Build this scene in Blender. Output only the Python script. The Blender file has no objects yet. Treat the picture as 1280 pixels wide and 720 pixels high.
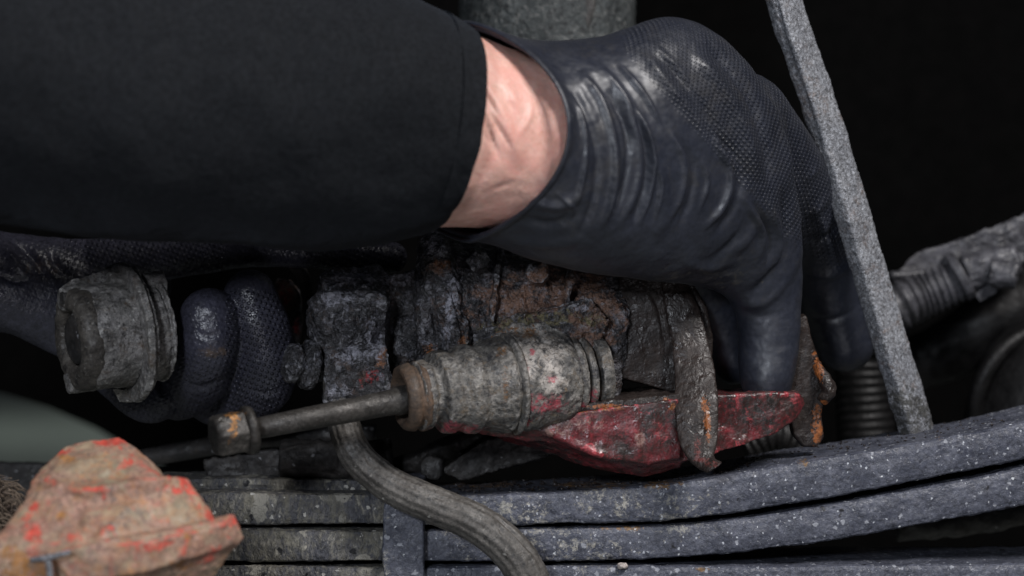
import bpy, bmesh, math, random
import numpy as np
from mathutils import Vector, Matrix, kdtree, noise as mnoise
random.seed(7); rng = np.random.default_rng(7)
C = bpy.context.scene
COL = C.collection
S = 0.00035          # metres per picture unit at the distance of the caliper
DIST = 0.9           # camera to caliper, metres
DU = DIST / S

# ------------------------------------------------------------------ camera, world, lamps
cam_d = bpy.data.cameras.new('camera'); cam = bpy.data.objects.new('camera', cam_d); COL.objects.link(cam)
cam.location = (0, -DIST, 0); cam.rotation_euler = (math.radians(90), 0, 0)
cam_d.sensor_width = 36; cam_d.lens = 36 * DIST / (1280 * S)
cam_d.clip_start = 0.02; cam_d.clip_end = 60
cam_d.dof.use_dof = True; cam_d.dof.focus_distance = DIST - 0.010; cam_d.dof.aperture_fstop = 5.6
C.camera = cam
w = bpy.data.worlds.new('World'); C.world = w; w.use_nodes = True
w.node_tree.nodes['Background'].inputs[0].default_value = (0.55, 0.62, 0.8, 1)
w.node_tree.nodes['Background'].inputs[1].default_value = 0.03
C.view_settings.view_transform = 'Standard'; C.view_settings.look = 'None'
C.view_settings.exposure = 0.0; C.view_settings.gamma = 1.0
def area(name, loc, target, size, power, col, sy=None):
    l = bpy.data.lights.new(name, 'AREA'); l.size = size; l.energy = power; l.color = col
    if sy: l.shape = 'RECTANGLE'; l.size_y = sy
    o = bpy.data.objects.new(name, l); COL.objects.link(o); o.location = loc
    o.rotation_euler = (Vector(target) - Vector(loc)).to_track_quat('-Z', 'Y').to_euler()
    return o
area('workshop_lamp', (0.58, -0.80, 0.90), (0.0, -0.02, -0.02), 0.34, 20.5, (1.0, 0.97, 0.96))
area('front_lamp', (-0.34, -1.15, 0.26), (-0.05, 0, -0.06), 0.16, 6.3, (0.86, 0.91, 1.0))
area('low_lamp', (0.10, -1.0, -0.42), (0.0, 0, -0.08), 0.2, 0.6, (0.95, 0.92, 1.0))
area('far_workshop_lamp', (-1.7, 8.0, 1.1), (-1.9, 8.4, -0.6), 1.6, 14, (0.90, 1.0, 0.92))

# ------------------------------------------------------------------ helpers
def at(x, y, d=0.0):
    k = S * (DU + d) / DU
    return Vector(((x - 640) * k, d * S, (360 - y) * k))
def rr(r, d=0.0): return r * S * (DU + d) / DU
def tag(o, label=None, cat=None, group=None, kind=None):
    if label: o['label'] = label
    if cat: o['category'] = cat
    if group: o['group'] = group
    if kind: o['kind'] = kind
    return o
def thing(name, loc, label, cat, group=None):
    o = bpy.data.objects.new(name, None); COL.objects.link(o); o.location = loc
    o.empty_display_size = 0.01
    return tag(o, label, cat, group)
def link(name, me, m, parent=None, smooth=True):
    o = bpy.data.objects.new(name, me); COL.objects.link(o)
    if m: me.materials.clear(); me.materials.append(m)
    if parent is not None:
        root = parent; off = Vector(parent.location)
        if parent.parent: off = Vector((0, 0, 0)) + parent.parent.location + parent.location
        me.transform(Matrix.Translation(-off)); o.parent = parent
    if smooth:
        me.polygons.foreach_set('use_smooth', [True] * len(me.polygons))
    return o
def to_mesh(name, bm):
    bmesh.ops.recalc_face_normals(bm, faces=bm.faces)
    me = bpy.data.meshes.new(name); bm.to_mesh(me); bm.free(); return me

# --- primitive adders (world metres)
def frame(ax):
    ax = ax.normalized(); up = Vector((0, 0, 1)) if abs(ax.z) < 0.9 else Vector((1, 0, 0))
    u = ax.cross(up).normalized(); v = ax.cross(u).normalized(); return u, v
def rings(bm, rows, cap=True):
    vr = [[bm.verts.new(p) for p in r] for r in rows]; n = len(rows[0])
    for a, b in zip(vr, vr[1:]):
        for i in range(n): bm.faces.new((a[i], a[(i + 1) % n], b[(i + 1) % n], b[i]))
    if cap:
        bm.faces.new(vr[0][::-1]); bm.faces.new(vr[-1])
    return vr
def lathe(bm, p0, p1, prof, seg=48, lobes=None, cap=True):
    """prof: list of (t 0..1 or distance fraction, radius metres)"""
    ax = p1 - p0; u, v = frame(ax); rows = []
    for t, r in prof:
        c = p0 + ax * t; row = []
        for i in range(seg):
            a = 2 * math.pi * i / seg
            k = r * (1 + (lobes(a, t) if lobes else 0))
            row.append(c + (u * math.cos(a) + v * math.sin(a)) * k)
        rows.append(row)
    rings(bm, rows, cap)
def cyl(bm, p0, p1, r0, r1=None, seg=32):
    r1 = r0 if r1 is None else r1
    lathe(bm, p0, p1, [(0, r0 * .93), (0.03, r0), (0.97, r1), (1, r1 * .93)], seg)
def hexa(bm, p0, p1, r, rot=0.0):
    lathe(bm, p0, p1, [(0, r * .84), (0.14, r), (1, r)], 6)
def catmull(pts, n):
    P = [np.array(p, float) for p in pts]; P = [2 * P[0] - P[1]] + P + [2 * P[-1] - P[-2]]; out = []
    m = len(pts) - 1
    for i in range(m):
        a, b, c, d = P[i:i + 4]
        for k in range(n):
            t = k / n
            out.append(0.5 * ((2 * b) + (-a + c) * t + (2 * a - 5 * b + 4 * c - d) * t * t + (-a + 3 * b - 3 * c + d) * t ** 3))
    out.append(P[-2]); return out
def tube(bm, pts, seg=24, n=8, lobes=None, rib=None, flat=1.0):
    """pts: (x,y,d,r) picture units"""
    Q = catmull(pts, n); W = [at(q[0], q[1], q[2]) for q in Q]; rows = []; s = 0.0
    u = None
    for i, q in enumerate(Q):
        t = (W[min(i + 1, len(W) - 1)] - W[max(i - 1, 0)]).normalized()
        if u is None: u, v = frame(t)
        else:
            u = (u - t * u.dot(t)).normalized(); v = t.cross(u).normalized()
        if i: s += (W[i] - W[i - 1]).length
        r = rr(q[3], q[2]); row = []
        if rib: r *= 1 + rib(s / S)
        for j in range(seg):
            a = 2 * math.pi * j / seg
            k = r * (1 + (lobes(a, s / S) if lobes else 0))
            row.append(W[i] + u * math.cos(a) * k + v * math.sin(a) * k * flat)
        rows.append(row)
    rings(bm, rows)
def finger(bm, pts, seg=28, n=8):
    """rounded ended tube"""
    pts = [tuple(p) for p in pts]; Q = [np.array(q) for q in catmull(pts, n)]
    def cap(a, b):    # hemisphere rows beyond a, away from b
        dirv = (a[:3] - b[:3]); dirv = dirv / np.linalg.norm(dirv); o = []
        for th in (1.45, 1.2, 0.95, 0.7, 0.45, 0.22):
            o.append(np.append(a[:3] + dirv * a[3] * math.sin(th), a[3] * math.cos(th)))
        return o
    full = cap(Q[0], Q[1]) + Q + cap(Q[-1], Q[-2])[::-1]
    W = [at(*q[:3]) for q in full]; rows = []; u = None
    for i, q in enumerate(full):
        t = (W[min(i + 1, len(W) - 1)] - W[max(i - 1, 0)]).normalized()
        if u is None: u, v = frame(t)
        else: u = (u - t * u.dot(t)).normalized(); v = t.cross(u).normalized()
        r = rr(q[3], q[2])
        rows.append([W[i] + (u * math.cos(a) + v * math.sin(a)) * r for a in np.linspace(0, 2 * math.pi, seg, endpoint=False)])
    rings(bm, rows)
def hull(bm, pts):
    vs = [bm.verts.new(at(*p)) for p in pts]
    r = bmesh.ops.convex_hull(bm, input=vs)
    bad = set(r['geom_interior']) | set(r['geom_unused'])
    bmesh.ops.delete(bm, geom=[g for g in bad if isinstance(g, bmesh.types.BMVert) and g.is_valid], context='VERTS')
def prism(bm, poly, d0, d1, shrink=0.0):
    """poly of (x,y) outlined at depth d0 (front) and d1 (back)"""
    cx = sum(p[0] for p in poly) / len(poly); cy = sum(p[1] for p in poly) / len(poly)
    f = [bm.verts.new(at(x + (cx - x) * shrink, y + (cy - y) * shrink, d0)) for x, y in poly]
    k = (DU + d0) / (DU + d1)
    b = []
    for x, y in poly:
        q = at(x, y, d0); b.append(bm.verts.new((q.x, d1 * S, q.z)))
    n = len(poly)
    bm.faces.new(f); bm.faces.new(b[::-1])
    for i in range(n): bm.faces.new((f[i], b[i], b[(i + 1) % n], f[(i + 1) % n]))
def box(bm, c, sx, sy, sz, rot=(0, 0, 0)):
    from mathutils import Euler
    M = Matrix.Translation(c) @ Euler([math.radians(a) for a in rot]).to_matrix().to_4x4() @ Matrix.Diagonal((sx, sy, sz, 1))
    bmesh.ops.create_cube(bm, size=1, matrix=M)
def loft(bm, secs, n=8, seg=64, expo=1.0, store=None):
    """secs: (ox,oy,ix,iy,d,h,skewx,skewy, tilt) outer edge, inner edge, depth, half thickness"""
    Q = catmull(secs, n); rows = []; s = 0; pc = None
    for q in Q:
        ox, oy, ix, iy, d, h, kx, ky, td = q
        o = at(ox, oy, d + td); i_ = at(ix, iy, d - td); c = (o + i_) / 2; a = (o - i_) / 2
        b = Vector((0, -1, 0)) * rr(h, d); sk = Vector((kx, 0, -ky)) * S
        if pc is not None: s += (c - pc).length / S
        pc = c; row = []
        for j in range(seg):
            ph = 2 * math.pi * j / seg; co, si = math.cos(ph), math.sin(ph)
            co2 = math.copysign(abs(co) ** expo, co); si2 = math.copysign(abs(si) ** expo, si)
            p = c + a * co2 + b * si2 + sk * (math.copysign(abs(si) ** (1.5 if kx > 50 else 1), si))
            row.append(p)
            if store is not None: store.append((p, s, j / seg * 2 * math.pi * a.length / S, co))
        rows.append(row)
    rings(bm, rows)

TEX = {}
def tex(kind, size, depth=4):
    k = (kind, size, depth)
    if k in TEX: return TEX[k]
    t = bpy.data.textures.new('relief', kind); t.noise_scale = size * S
    if kind == 'CLOUDS': t.noise_depth = depth; t.noise_basis = 'BLENDER_ORIGINAL'
    if kind == 'MUSGRAVE': t.musgrave_type = 'RIDGED_MULTIFRACTAL'
    TEX[k] = t; return t
def bake(o):
    dg = bpy.context.evaluated_depsgraph_get(); dg.update()
    me = bpy.data.meshes.new_from_object(o.evaluated_get(dg))
    old = o.data; o.modifiers.clear(); o.data = me
    me.polygons.foreach_set('use_smooth', [True] * len(me.polygons))
    return o
def cast(name, bm, m, parent=None, vox=2.5, smooth=2, disp=((26, 5), (7, 1.6)), bevel=None, after=None):
    """weld primitives into one rough solid"""
    o = link(name, to_mesh(name, bm), m, parent)
    if vox:
        r = o.modifiers.new('r', 'REMESH'); r.mode = 'VOXEL'; r.voxel_size = vox * S; r.use_smooth_shade = True
    if smooth:
        s_ = o.modifiers.new('s', 'SMOOTH'); s_.iterations = smooth; s_.factor = 0.6
    for size, amp in disp:
        dm = o.modifiers.new('d', 'DISPLACE'); dm.texture = tex('CLOUDS', size, 3); dm.strength = amp * S * 2
        dm.mid_level = 0.5; dm.texture_coords = 'LOCAL'
    bake(o)
    return o
def coords(o):
    me = o.data; n = len(me.vertices); a = np.empty(n * 3, np.float32); me.vertices.foreach_get('co', a); a = a.reshape(-1, 3)
    off = Vector((0, 0, 0)); p = o.parent
    while p: off += p.location; p = p.parent
    return a, np.array(off, np.float32)
def pix(o):
    a, off = coords(o); wv = a + off
    k = S * (DIST + wv[:, 1]) / DIST
    return 640 + wv[:, 0] / k, 360 - wv[:, 2] / k, wv[:, 1] / S
def paint(o, attr, spots, soft=1.0):
    """coloured patches on the surface, some standing for shade or light: (x, y, rx, ry, rot)"""
    x, y, d = pix(o); v = np.zeros(len(x), np.float32)
    for sp in spots:
        cx, cy, rx = sp[:3]; ry = sp[3] if len(sp) > 3 else rx; rot = math.radians(sp[4]) if len(sp) > 4 else 0
        dx, dy = x - cx, y - cy; u = dx * math.cos(rot) + dy * math.sin(rot); w_ = -dx * math.sin(rot) + dy * math.cos(rot)
        q = np.sqrt((u / rx) ** 2 + (w_ / ry) ** 2); v = np.maximum(v, np.clip(1.5 - q, 0, 1))
    at_ = o.data.attributes.get(attr) or o.data.attributes.new(attr, 'FLOAT', 'POINT')
    at_.data.foreach_set('value', v)
def seg_dist(x, y, pl):
    best = np.full(len(x), 1e9, np.float32)
    for (x0, y0), (x1, y1) in zip(pl, pl[1:]):
        L = (x1 - x0) ** 2 + (y1 - y0) ** 2
        t = np.clip(((x - x0) * (x1 - x0) + (y - y0) * (y1 - y0)) / L, 0, 1)
        best = np.minimum(best, np.hypot(x - x0 - t * (x1 - x0), y - y0 - t * (y1 - y0)))
    return best
def ridges(o, lines, front=True):
    """raised or sunk lines: (polyline, width, height)"""
    me = o.data; n = len(me.vertices); nm = np.empty(n * 3, np.float32); me.vertices.foreach_get('normal', nm); nm = nm.reshape(-1, 3)
    a, off = coords(o); x, y, d = pix(o); dis = np.zeros(n, np.float32)
    for pl, wd, h in lines:
        pl2 = [tuple(q) for q in catmull(pl, 6)] if len(pl) > 2 else pl
        L0, L1 = np.array(pl2[0]), np.array(pl2[-1])
        sd = seg_dist(x, y, pl2)
        e = np.minimum(np.hypot(x - L0[0], y - L0[1]), np.hypot(x - L1[0], y - L1[1]))
        fade = np.clip(e / 30, 0.0, 1) if len(pl) > 2 else 1
        dis += h * np.exp(-(sd / wd) ** 2) * fade
    fr = np.clip(-nm[:, 1] * 2.5 + 0.2, 0, 1) if front else 1
    a = a + nm * (dis * fr * S)[:, None]
    me.vertices.foreach_set('co', a.astype(np.float32).ravel()); me.update()

# ------------------------------------------------------------------ materials
def nd(nt, t, **kw):
    n = nt.nodes.new(t)
    for k, v in kw.items():
        if k.startswith('i_'):
            key = k[2:]; key = int(key) if key.isdigit() else key.replace('_', ' ')
            n.inputs[key].default_value = v
        else: setattr(n, k, v)
    return n
def grime(name, base, base2,  layers=(), rough=(0.55, 0.9), spec=0.4, metal=0.0, bumps=((9, 0.5), (2.5, 0.35)), split=40, stretch=(1, 1, 1), coat=0.0, extra=None, bumpd=1.0, var=.45, dots=(), edge=None, dist=.9):
    """layers: (colour, size, lo, hi[, attr, gain]) patches of mud, rust, paint or painted shade over the base"""
    m = bpy.data.materials.new(name); m.use_nodes = True; nt = m.node_tree; L = nt.links.new
    b = nt.nodes['Principled BSDF']; tc = nd(nt, 'ShaderNodeTexCoord')
    mp = nd(nt, 'ShaderNodeMapping'); mp.inputs['Scale'].default_value = stretch; L(tc.outputs['Object'], mp.inputs[0])
    cnt = [0]
    def noi(size, detail=5, rgh=0.6, dst=0.0):
        cnt[0] += 1
        ad = nd(nt, 'ShaderNodeVectorMath', operation='ADD'); ad.inputs[1].default_value = (cnt[0] * 1.37, cnt[0] * .71, cnt[0] * 2.1); L(mp.outputs[0], ad.inputs[0])
        n = nd(nt, 'ShaderNodeTexNoise'); n.inputs['Scale'].default_value = 1 / (size * S); n.inputs['Detail'].default_value = detail
        n.inputs['Roughness'].default_value = rgh; n.inputs['Distortion'].default_value = dst; L(ad.outputs[0], n.inputs['Vector']); return n.outputs['Fac']
    def ramp(v, lo, hi):
        r = nd(nt, 'ShaderNodeMapRange', interpolation_type='SMOOTHSTEP'); r.inputs[1].default_value = lo; r.inputs[2].default_value = hi
        L(v, r.inputs[0]); return r.outputs[0]
    def mix(f, a, c):
        x = nd(nt, 'ShaderNodeMix', data_type='RGBA'); L(f, x.inputs[0])
        if hasattr(a, 'is_linked') or not isinstance(a, tuple): L(a, x.inputs[6])
        else: x.inputs[6].default_value = (*a, 1)
        if isinstance(c, tuple): x.inputs[7].default_value = (*c, 1)
        else: L(c, x.inputs[7])
        return x.outputs[2]
    col = mix(ramp(noi(split), .38, .62), base, base2)
    fl = noi(5, 4, .7); hs = nd(nt, 'ShaderNodeHueSaturation'); L(col, hs.inputs['Color']); L(fl, nd(nt, 'ShaderNodeMath').inputs[0])
    v_ = nd(nt, 'ShaderNodeMapRange'); v_.inputs[1].default_value = .3; v_.inputs[2].default_value = .7; v_.inputs[3].default_value = 1 - var; v_.inputs[4].default_value = 1 + var * 1.1
    L(fl, v_.inputs[0]); L(v_.outputs[0], hs.inputs['Value']); col = hs.outputs[0]
    hsum = None
    for ly in layers:
        c, size, lo, hi = ly[:4]
        fa, fb = noi(size, 6, .7, dist), noi(size * .3, 5, .7, dist)
        fm = nd(nt, 'ShaderNodeMath', operation='MULTIPLY_ADD'); L(fb, fm.inputs[0]); fm.inputs[1].default_value = .45; fs = nd(nt, 'ShaderNodeMath', operation='MULTIPLY'); L(fa, fs.inputs[0]); fs.inputs[1].default_value = .55; L(fs.outputs[0], fm.inputs[2]); f0 = fm.outputs[0]
        lo, hi = (lo - .04 - (hi - lo) * .25, hi - .02 + (hi - lo) * .25) if len(ly) == 4 else (lo - .06, hi + .08)
        if len(ly) > 4:
            a = nd(nt, 'ShaderNodeAttribute', attribute_name=ly[4]); g = ly[5] if len(ly) > 5 else 1.0
            mm = nd(nt, 'ShaderNodeMath', operation='MULTIPLY_ADD'); L(a.outputs['Fac'], mm.inputs[0]); mm.inputs[1].default_value = g
            am = nd(nt, 'ShaderNodeMath', operation='MULTIPLY_ADD'); L(f0, am.inputs[0]); am.inputs[1].default_value = 2.6; am.inputs[2].default_value = -.8; L(am.outputs[0], mm.inputs[2]); f0 = mm.outputs[0]
        f = ramp(f0, lo, hi)
        # the patch is itself uneven
        nn = noi(size * .4, 4); vv = nd(nt, 'ShaderNodeMapRange'); vv.inputs[1].default_value = .3; vv.inputs[2].default_value = .7; vv.inputs[3].default_value = 1 - var * .9; vv.inputs[4].default_value = 1 + var * .8
        L(nn, vv.inputs[0]); h2 = nd(nt, 'ShaderNodeHueSaturation'); h2.inputs['Color'].default_value = (*c, 1); L(vv.outputs[0], h2.inputs['Value'])
        col = mix(f, col, h2.outputs[0])
    if edge:                              # worn, rubbed or crusted edges
        ge = nd(nt, 'ShaderNodeNewGeometry'); en = nd(nt, 'ShaderNodeMath', operation='MULTIPLY_ADD'); L(noi(edge[3], 5, .7, .6), en.inputs[0]); en.inputs[1].default_value = .5; L(ge.outputs['Pointiness'], en.inputs[2])
        col = mix(ramp(en.outputs[0], edge[1] + .25, edge[2] + .25), col, edge[0])
    for c, size, rad, keep in dots:      # flecks scattered over the surface
        vo = nd(nt, 'ShaderNodeTexVoronoi'); vo.inputs['Scale'].default_value = 1 / (size * S); vo.inputs['Randomness'].default_value = 1
        wob = nd(nt, 'ShaderNodeVectorMath', operation='MULTIPLY_ADD'); nz = nd(nt, 'ShaderNodeTexNoise'); nz.inputs['Scale'].default_value = 2.2 / (size * S); L(tc.outputs['Object'], nz.inputs['Vector'])
        L(nz.outputs['Color'], wob.inputs[0]); wob.inputs[1].default_value = (size * S * .8,) * 3; L(tc.outputs['Object'], wob.inputs[2]); L(wob.outputs[0], vo.inputs['Vector'])
        sp = nd(nt, 'ShaderNodeSeparateColor'); L(vo.outputs['Color'], sp.inputs[0])
        rm = nd(nt, 'ShaderNodeMath', operation='MULTIPLY'); L(sp.outputs[1], rm.inputs[0]); rm.inputs[1].default_value = rad
        df = nd(nt, 'ShaderNodeMath', operation='SUBTRACT'); L(rm.outputs[0], df.inputs[0]); L(vo.outputs['Distance'], df.inputs[1])
        f1 = ramp(df.outputs[0], -.03, .08); gt = nd(nt, 'ShaderNodeMath', operation='LESS_THAN'); L(sp.outputs[0], gt.inputs[0]); gt.inputs[1].default_value = keep
        f2 = nd(nt, 'ShaderNodeMath', operation='MULTIPLY'); L(f1, f2.inputs[0]); L(gt.outputs[0], f2.inputs[1]); col = mix(f2.outputs[0], col, c)
    L(col, b.inputs['Base Color'])
    r = nd(nt, 'ShaderNodeMapRange'); r.inputs[1].default_value = .35; r.inputs[2].default_value = .65; r.inputs[3].default_value = rough[0]; r.inputs[4].default_value = rough[1]
    L(noi(14), r.inputs[0]); L(r.outputs[0], b.inputs['Roughness'])
    b.inputs['Metallic'].default_value = metal; b.inputs['Specular IOR Level'].default_value = spec; b.inputs['Coat Weight'].default_value = coat
    prev = None
    for size, stg in bumps:
        bp = nd(nt, 'ShaderNodeBump'); bp.inputs['Strength'].default_value = stg; bp.inputs['Distance'].default_value = size * S * .35 * bumpd
        L(noi(size, 4, .65), bp.inputs['Height'])
        if prev is not None: L(prev, bp.inputs['Normal'])
        prev = bp.outputs[0]
    if extra: prev = extra(nt, L, b, prev)
    if prev is not None: L(prev, b.inputs['Normal'])
    return m
PALE = (.30, .28, .24); RUST = (.20, .075, .022); REDP = (.35, .035, .04)
M = {}
M['cast'] = grime('grimy_cast_iron', (.014, .014, .016), (.042, .040, .042),
    [((.10, .062, .045), 44, .58, .70), ((.17, .095, .065), 30, .84, 1.05, 'brown', .55), (RUST, 22, .95, 1.08, 'rust', .5), ((.012, .012, .014), 46, .90, 1.12, 'black', .5), ((.20, .20, .235), 22, .57, .68), ((.30, .30, .33), 6, .60, .70), ((.30, .30, .345), 14, .86, 1.06, 'crust_lit', .5), (REDP, 18, .95, 1.1, 'red', .5), ((.15, .13, .07), 25, .92, 1.12, 'moss', .5), ((.006, .006, .007), 16, .56, .66)],
    rough=(.32, .75), bumps=((30, .8), (11, .8), (3.5, .35)), bumpd=1.9, edge=((.24, .24, .26), .52, .63, 12))
M['capmetal'] = grime('greyed_alloy', (.13, .125, .118), (.25, .24, .235),
    [((.045, .042, .04), 34, .52, .64), ((.018, .017, .018), 6, .56, .62), ((.36, .34, .31), 14, .58, .68), ((.10, .07, .045), 30, .58, .7)], rough=(.35, .7), bumps=((20, .4), (5, .5)), metal=.1, bumpd=1.4, edge=((.38, .37, .35), .53, .62, 10))
M['boot'] = grime('mudded_rubber_boot', (.065, .062, .058), (.15, .142, .13),
    [((.27, .255, .235), 40, .56, .66), ((.36, .33, .30), 26, .80, 1.02, 'mud', .55), ((.03, .03, .033), 26, .53, .62), ((.30, .055, .07), 22, .84, 1.06, 'red', .5), ((.16, .075, .025), 14, .93, 1.1, 'rust', .5), ((.018, .018, .02), 7, .57, .64), ((.13, .09, .05), 20, .57, .70)], rough=(.35, .75), bumps=((26, .5), (7, .18)), bumpd=1.5, edge=((.34, .32, .30), .53, .64, 14))
M['redpaint'] = grime('worn_red_paint', (.065, .009, .011), (.14, .017, .022), [((.032, .016, .014), 34, .46, .60), ((.22, .13, .11), 30, .95, 1.12, 'pale', .5), ((.018, .015, .014), 28, .88, 1.08, 'dark', .5), (RUST, 12, .95, 1.1, 'rust', .5), ((.012, .01, .01), 8, .60, .68)],
    rough=(.25, .55), spec=.5, bumps=((44, .45), (10, .12)), edge=((.34, .045, .055), .53, .63, 14))
M['pinkmud'] = grime('mud_over_red_paint', (.24, .13, .095), (.29, .18, .135), [((.24, .205, .14), 40, .88, 1.1, 'mud', .5), ((.29, .225, .15), 60, .50, .62), ((.34, .17, .08), 44, .55, .68), ((.13, .095, .08), 30, .55, .66), ((.36, .10, .075), 34, .60, .70), ((.46, .065, .045), 24, .80, 1.02, 'red', .5), ((.32, .15, .05), 26, .95, 1.12, 'rust', .5), ((.06, .055, .055), 14, .60, .68)],
    rough=(.45, .8), bumps=((30, .35), (7, .25)), edge=((.44, .08, .055), .53, .60, 30))
M['spring'] = grime('blue_black_spring_steel', (.046, .050, .068), (.074, .079, .102),
    [((.25, .24, .215), 16, .90, 1.02, 'mud', .34), ((.17, .18, .205), 7, .60, .70), ((.55, .57, .60), 3.6, .64, .68), ((.30, .31, .34), 9, .66, .72), ((.17, .10, .045), 18, 1.0, 1.12, 'rust', .55), ((.02, .02, .024), 8, .62, .70)], rough=(.30, .62), bumps=((16, .6), (5, .45)), dots=[((.42, .44, .48), 5.5, .30, .26), ((.52, .54, .56), 11, .20, .28), ((.24, .25, .28), 9, .40, .4), ((.012, .012, .015), 26, .26, .3)], bumpd=1.1)
M['springleft'] = grime('muddy_spring_steel', (.045, .047, .056), (.07, .07, .078),
    [((.16, .15, .12), 34, .50, .62), ((.30, .285, .24), 20, .58, .66), ((.20, .20, .21), 5, .62, .68), (RUST, 16, .72, .78), ((.015, .015, .018), 7, .60, .70)], rough=(.45, .85), bumps=((14, .9), (4, .9)), stretch=(1, 1, .55), dots=[((.40, .39, .36), 8, .4, .22), ((.24, .23, .20), 26, .6, .4), ((.01, .01, .012), 16, .4, .4)], bumpd=2)
M['bar'] = grime('gritty_galvanised_bar', (.13, .135, .15), (.21, .215, .23), [((.05, .05, .053), 5, .50, .58), ((.40, .42, .46), 3.6, .54, .62), ((.03, .03, .032), 13, .60, .66), ((.14, .10, .08), 40, .58, .72), ((.05, .05, .048), 20, .85, 1.0, 'dark', .5)], rough=(.35, .7), metal=.15, bumps=((5, .8), (2.5, .7)), bumpd=1.5)
M['darkring'] = grime('dark_brown_ring', (.045, .040, .035), (.085, .076, .066), [((.02, .018, .017), 14, .54, .62), ((.26, .25, .23), 7, .60, .68)], rough=(.35, .65), bumps=((14, .5), (5, .4)))  # darker brown than the housing body
M['darksteel'] = grime('dark_oily_steel', (.018, .017, .017), (.035, .032, .03), [((.07, .055, .045), 20, .60, .72), ((.16, .16, .17), 4, .70, .75), (RUST, 15, .95, 1.06, 'rust', .6)], rough=(.35, .75), bumps=((12, .6), (4, .5)), dots=[((.22, .22, .23), 8, .4, .10)])
M['brownplate'] = grime('browned_pad_plate', (.013, .0095, .0085), (.022, .016, .014), [((.028, .022, .02), 24, .56, .68), ((.20, .065, .018), 10, .93, 1.03, 'rust', .6), ((.09, .025, .022), 14, .95, 1.05, 'red', .6), ((.05, .042, .038), 6, .64, .72)], spec=.3, rough=(.3, .6), bumps=((34, .5), (8, .12)))
M['bolt'] = grime('greasy_bolt_steel', (.022, .020, .018), (.045, .041, .037), [((.10, .095, .09), 5, .58, .66), ((.26, .12, .035), 12, .93, 1.05, 'rust', .5)], rough=(.28, .6), metal=.3, bumps=((8, .5), (3, .5)))
M['rustrim'] = grime('rusted_rim', (.06, .042, .03), (.10, .062, .04), [((.05, .04, .035), 10, .55, .65)], rough=(.5, .8))
M['hose'] = grime('ribbed_black_hose', (.055, .050, .045), (.095, .088, .08), [((.17, .16, .145), 6, .58, .68), ((.02, .02, .02), 12, .56, .64)], rough=(.4, .68), bumps=((9, .5), (2.5, .35)), dots=[((.26, .25, .23), 7, .3, .12)])
M['speck'] = grime('speckled_column_metal', (.028, .033, .034), (.05, .057, .058), [((.20, .20, .19), 9, .57, .64), ((.010, .011, .012), 18, .54, .62)], rough=(.45, .8), bumps=((12, .8), (4, .6)), bumpd=2)
M['cableback'] = grime('dull_wrapped_cable', (.04, .04, .046), (.07, .07, .08), [((.015, .015, .017), 20, .52, .64), ((.22, .21, .22), 12, .62, .72)], rough=(.3, .6), bumps=((10, .5),))
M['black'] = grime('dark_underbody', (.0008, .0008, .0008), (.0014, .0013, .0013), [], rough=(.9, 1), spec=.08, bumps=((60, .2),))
M['greyrubber'] = grime('dark_grey_rubber', (.003, .0028, .003), (.0055, .0052, .0055), [], rough=(.45, .65), spec=.3, bumps=((30, .3),))
M['floor'] = grime('workshop_floor_concrete', (.19, .20, .19), (.23, .245, .23), [((.22, .24, .22), 400, .55, .7)], rough=(.6, .8), bumps=((40, .2),), split=600)
M['stone'] = grime('pale_stone', (.34, .29, .27), (.42, .37, .34), [], rough=(.7, .9))
M['straw'] = grime('frayed_brown_fibre', (.12, .09, .065), (.07, .05, .04), [], rough=(.7, .9))
# cloth
def weave(nt, L, b, prev):
    b.inputs['Sheen Weight'].default_value = .04; b.inputs['Sheen Roughness'].default_value = .5
    b.inputs['Sheen Tint'].default_value = (.7, .8, 1, 1); return prev
M['cloth'] = grime('black_work_cloth', (.0062, .0069, .0083), (.0078, .0086, .0102), [], rough=(.85, .95), spec=.12, bumps=((120, .25), (2.2, .2)), extra=weave, split=200)
# glove rubber with a grip pattern carried by the mesh
def grip(nt, L, b, prev):
    gu = nd(nt, 'ShaderNodeAttribute', attribute_name='gu').outputs['Fac']; gv = nd(nt, 'ShaderNodeAttribute', attribute_name='gv').outputs['Fac']
    mk = nd(nt, 'ShaderNodeAttribute', attribute_name='grip').outputs['Fac']
    def m_(op, a, c=None):
        n = nd(nt, 'ShaderNodeMath', operation=op)
        for i, q in enumerate((a, c)):
            if q is None: continue
            if isinstance(q, (int, float)): n.inputs[i].default_value = q
            else: L(q, n.inputs[i])
        return n.outputs[0]
    s1 = m_('SINE', m_('MULTIPLY', m_('ADD', gu, gv), 6.2832)); s2 = m_('SINE', m_('MULTIPLY', m_('SUBTRACT', gu, gv), 6.2832))
    d = nd(nt, 'ShaderNodeMapRange', interpolation_type='SMOOTHSTEP'); d.inputs[1].default_value = .0; d.inputs[2].default_value = .75
    L(m_('MULTIPLY', s1, s2), d.inputs[0])
    h = m_('MULTIPLY', d.outputs[0], mk)
    bp = nd(nt, 'ShaderNodeBump'); bp.inputs['Strength'].default_value = 1.0; bp.inputs['Distance'].default_value = 2.0 * S
    L(h, bp.inputs['Height']); L(prev, bp.inputs['Normal']); return bp.outputs[0]
M['glove'] = grime('black_rubber_glove', (.0125, .0145, .022), (.018, .0205, .030), [((.03, .029, .03), 70, .56, .74), ((.05, .047, .045), 40, .9, 1.1, 'dust', .4)], rough=(.38, .52), spec=.5, bumps=((110, .2), (30, .03)), extra=grip, split=120, var=.2)
M['glovedirty'] = grime('oily_black_rubber_glove', (.028, .028, .040), (.042, .042, .060), [((.06, .055, .055), 12, .66, .76), ((.09, .065, .055), 30, .98, 1.1, 'dust', .5)], rough=(.25, .45), spec=.55, bumps=((30, .4), (9, .15)), extra=grip, split=60)
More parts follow.
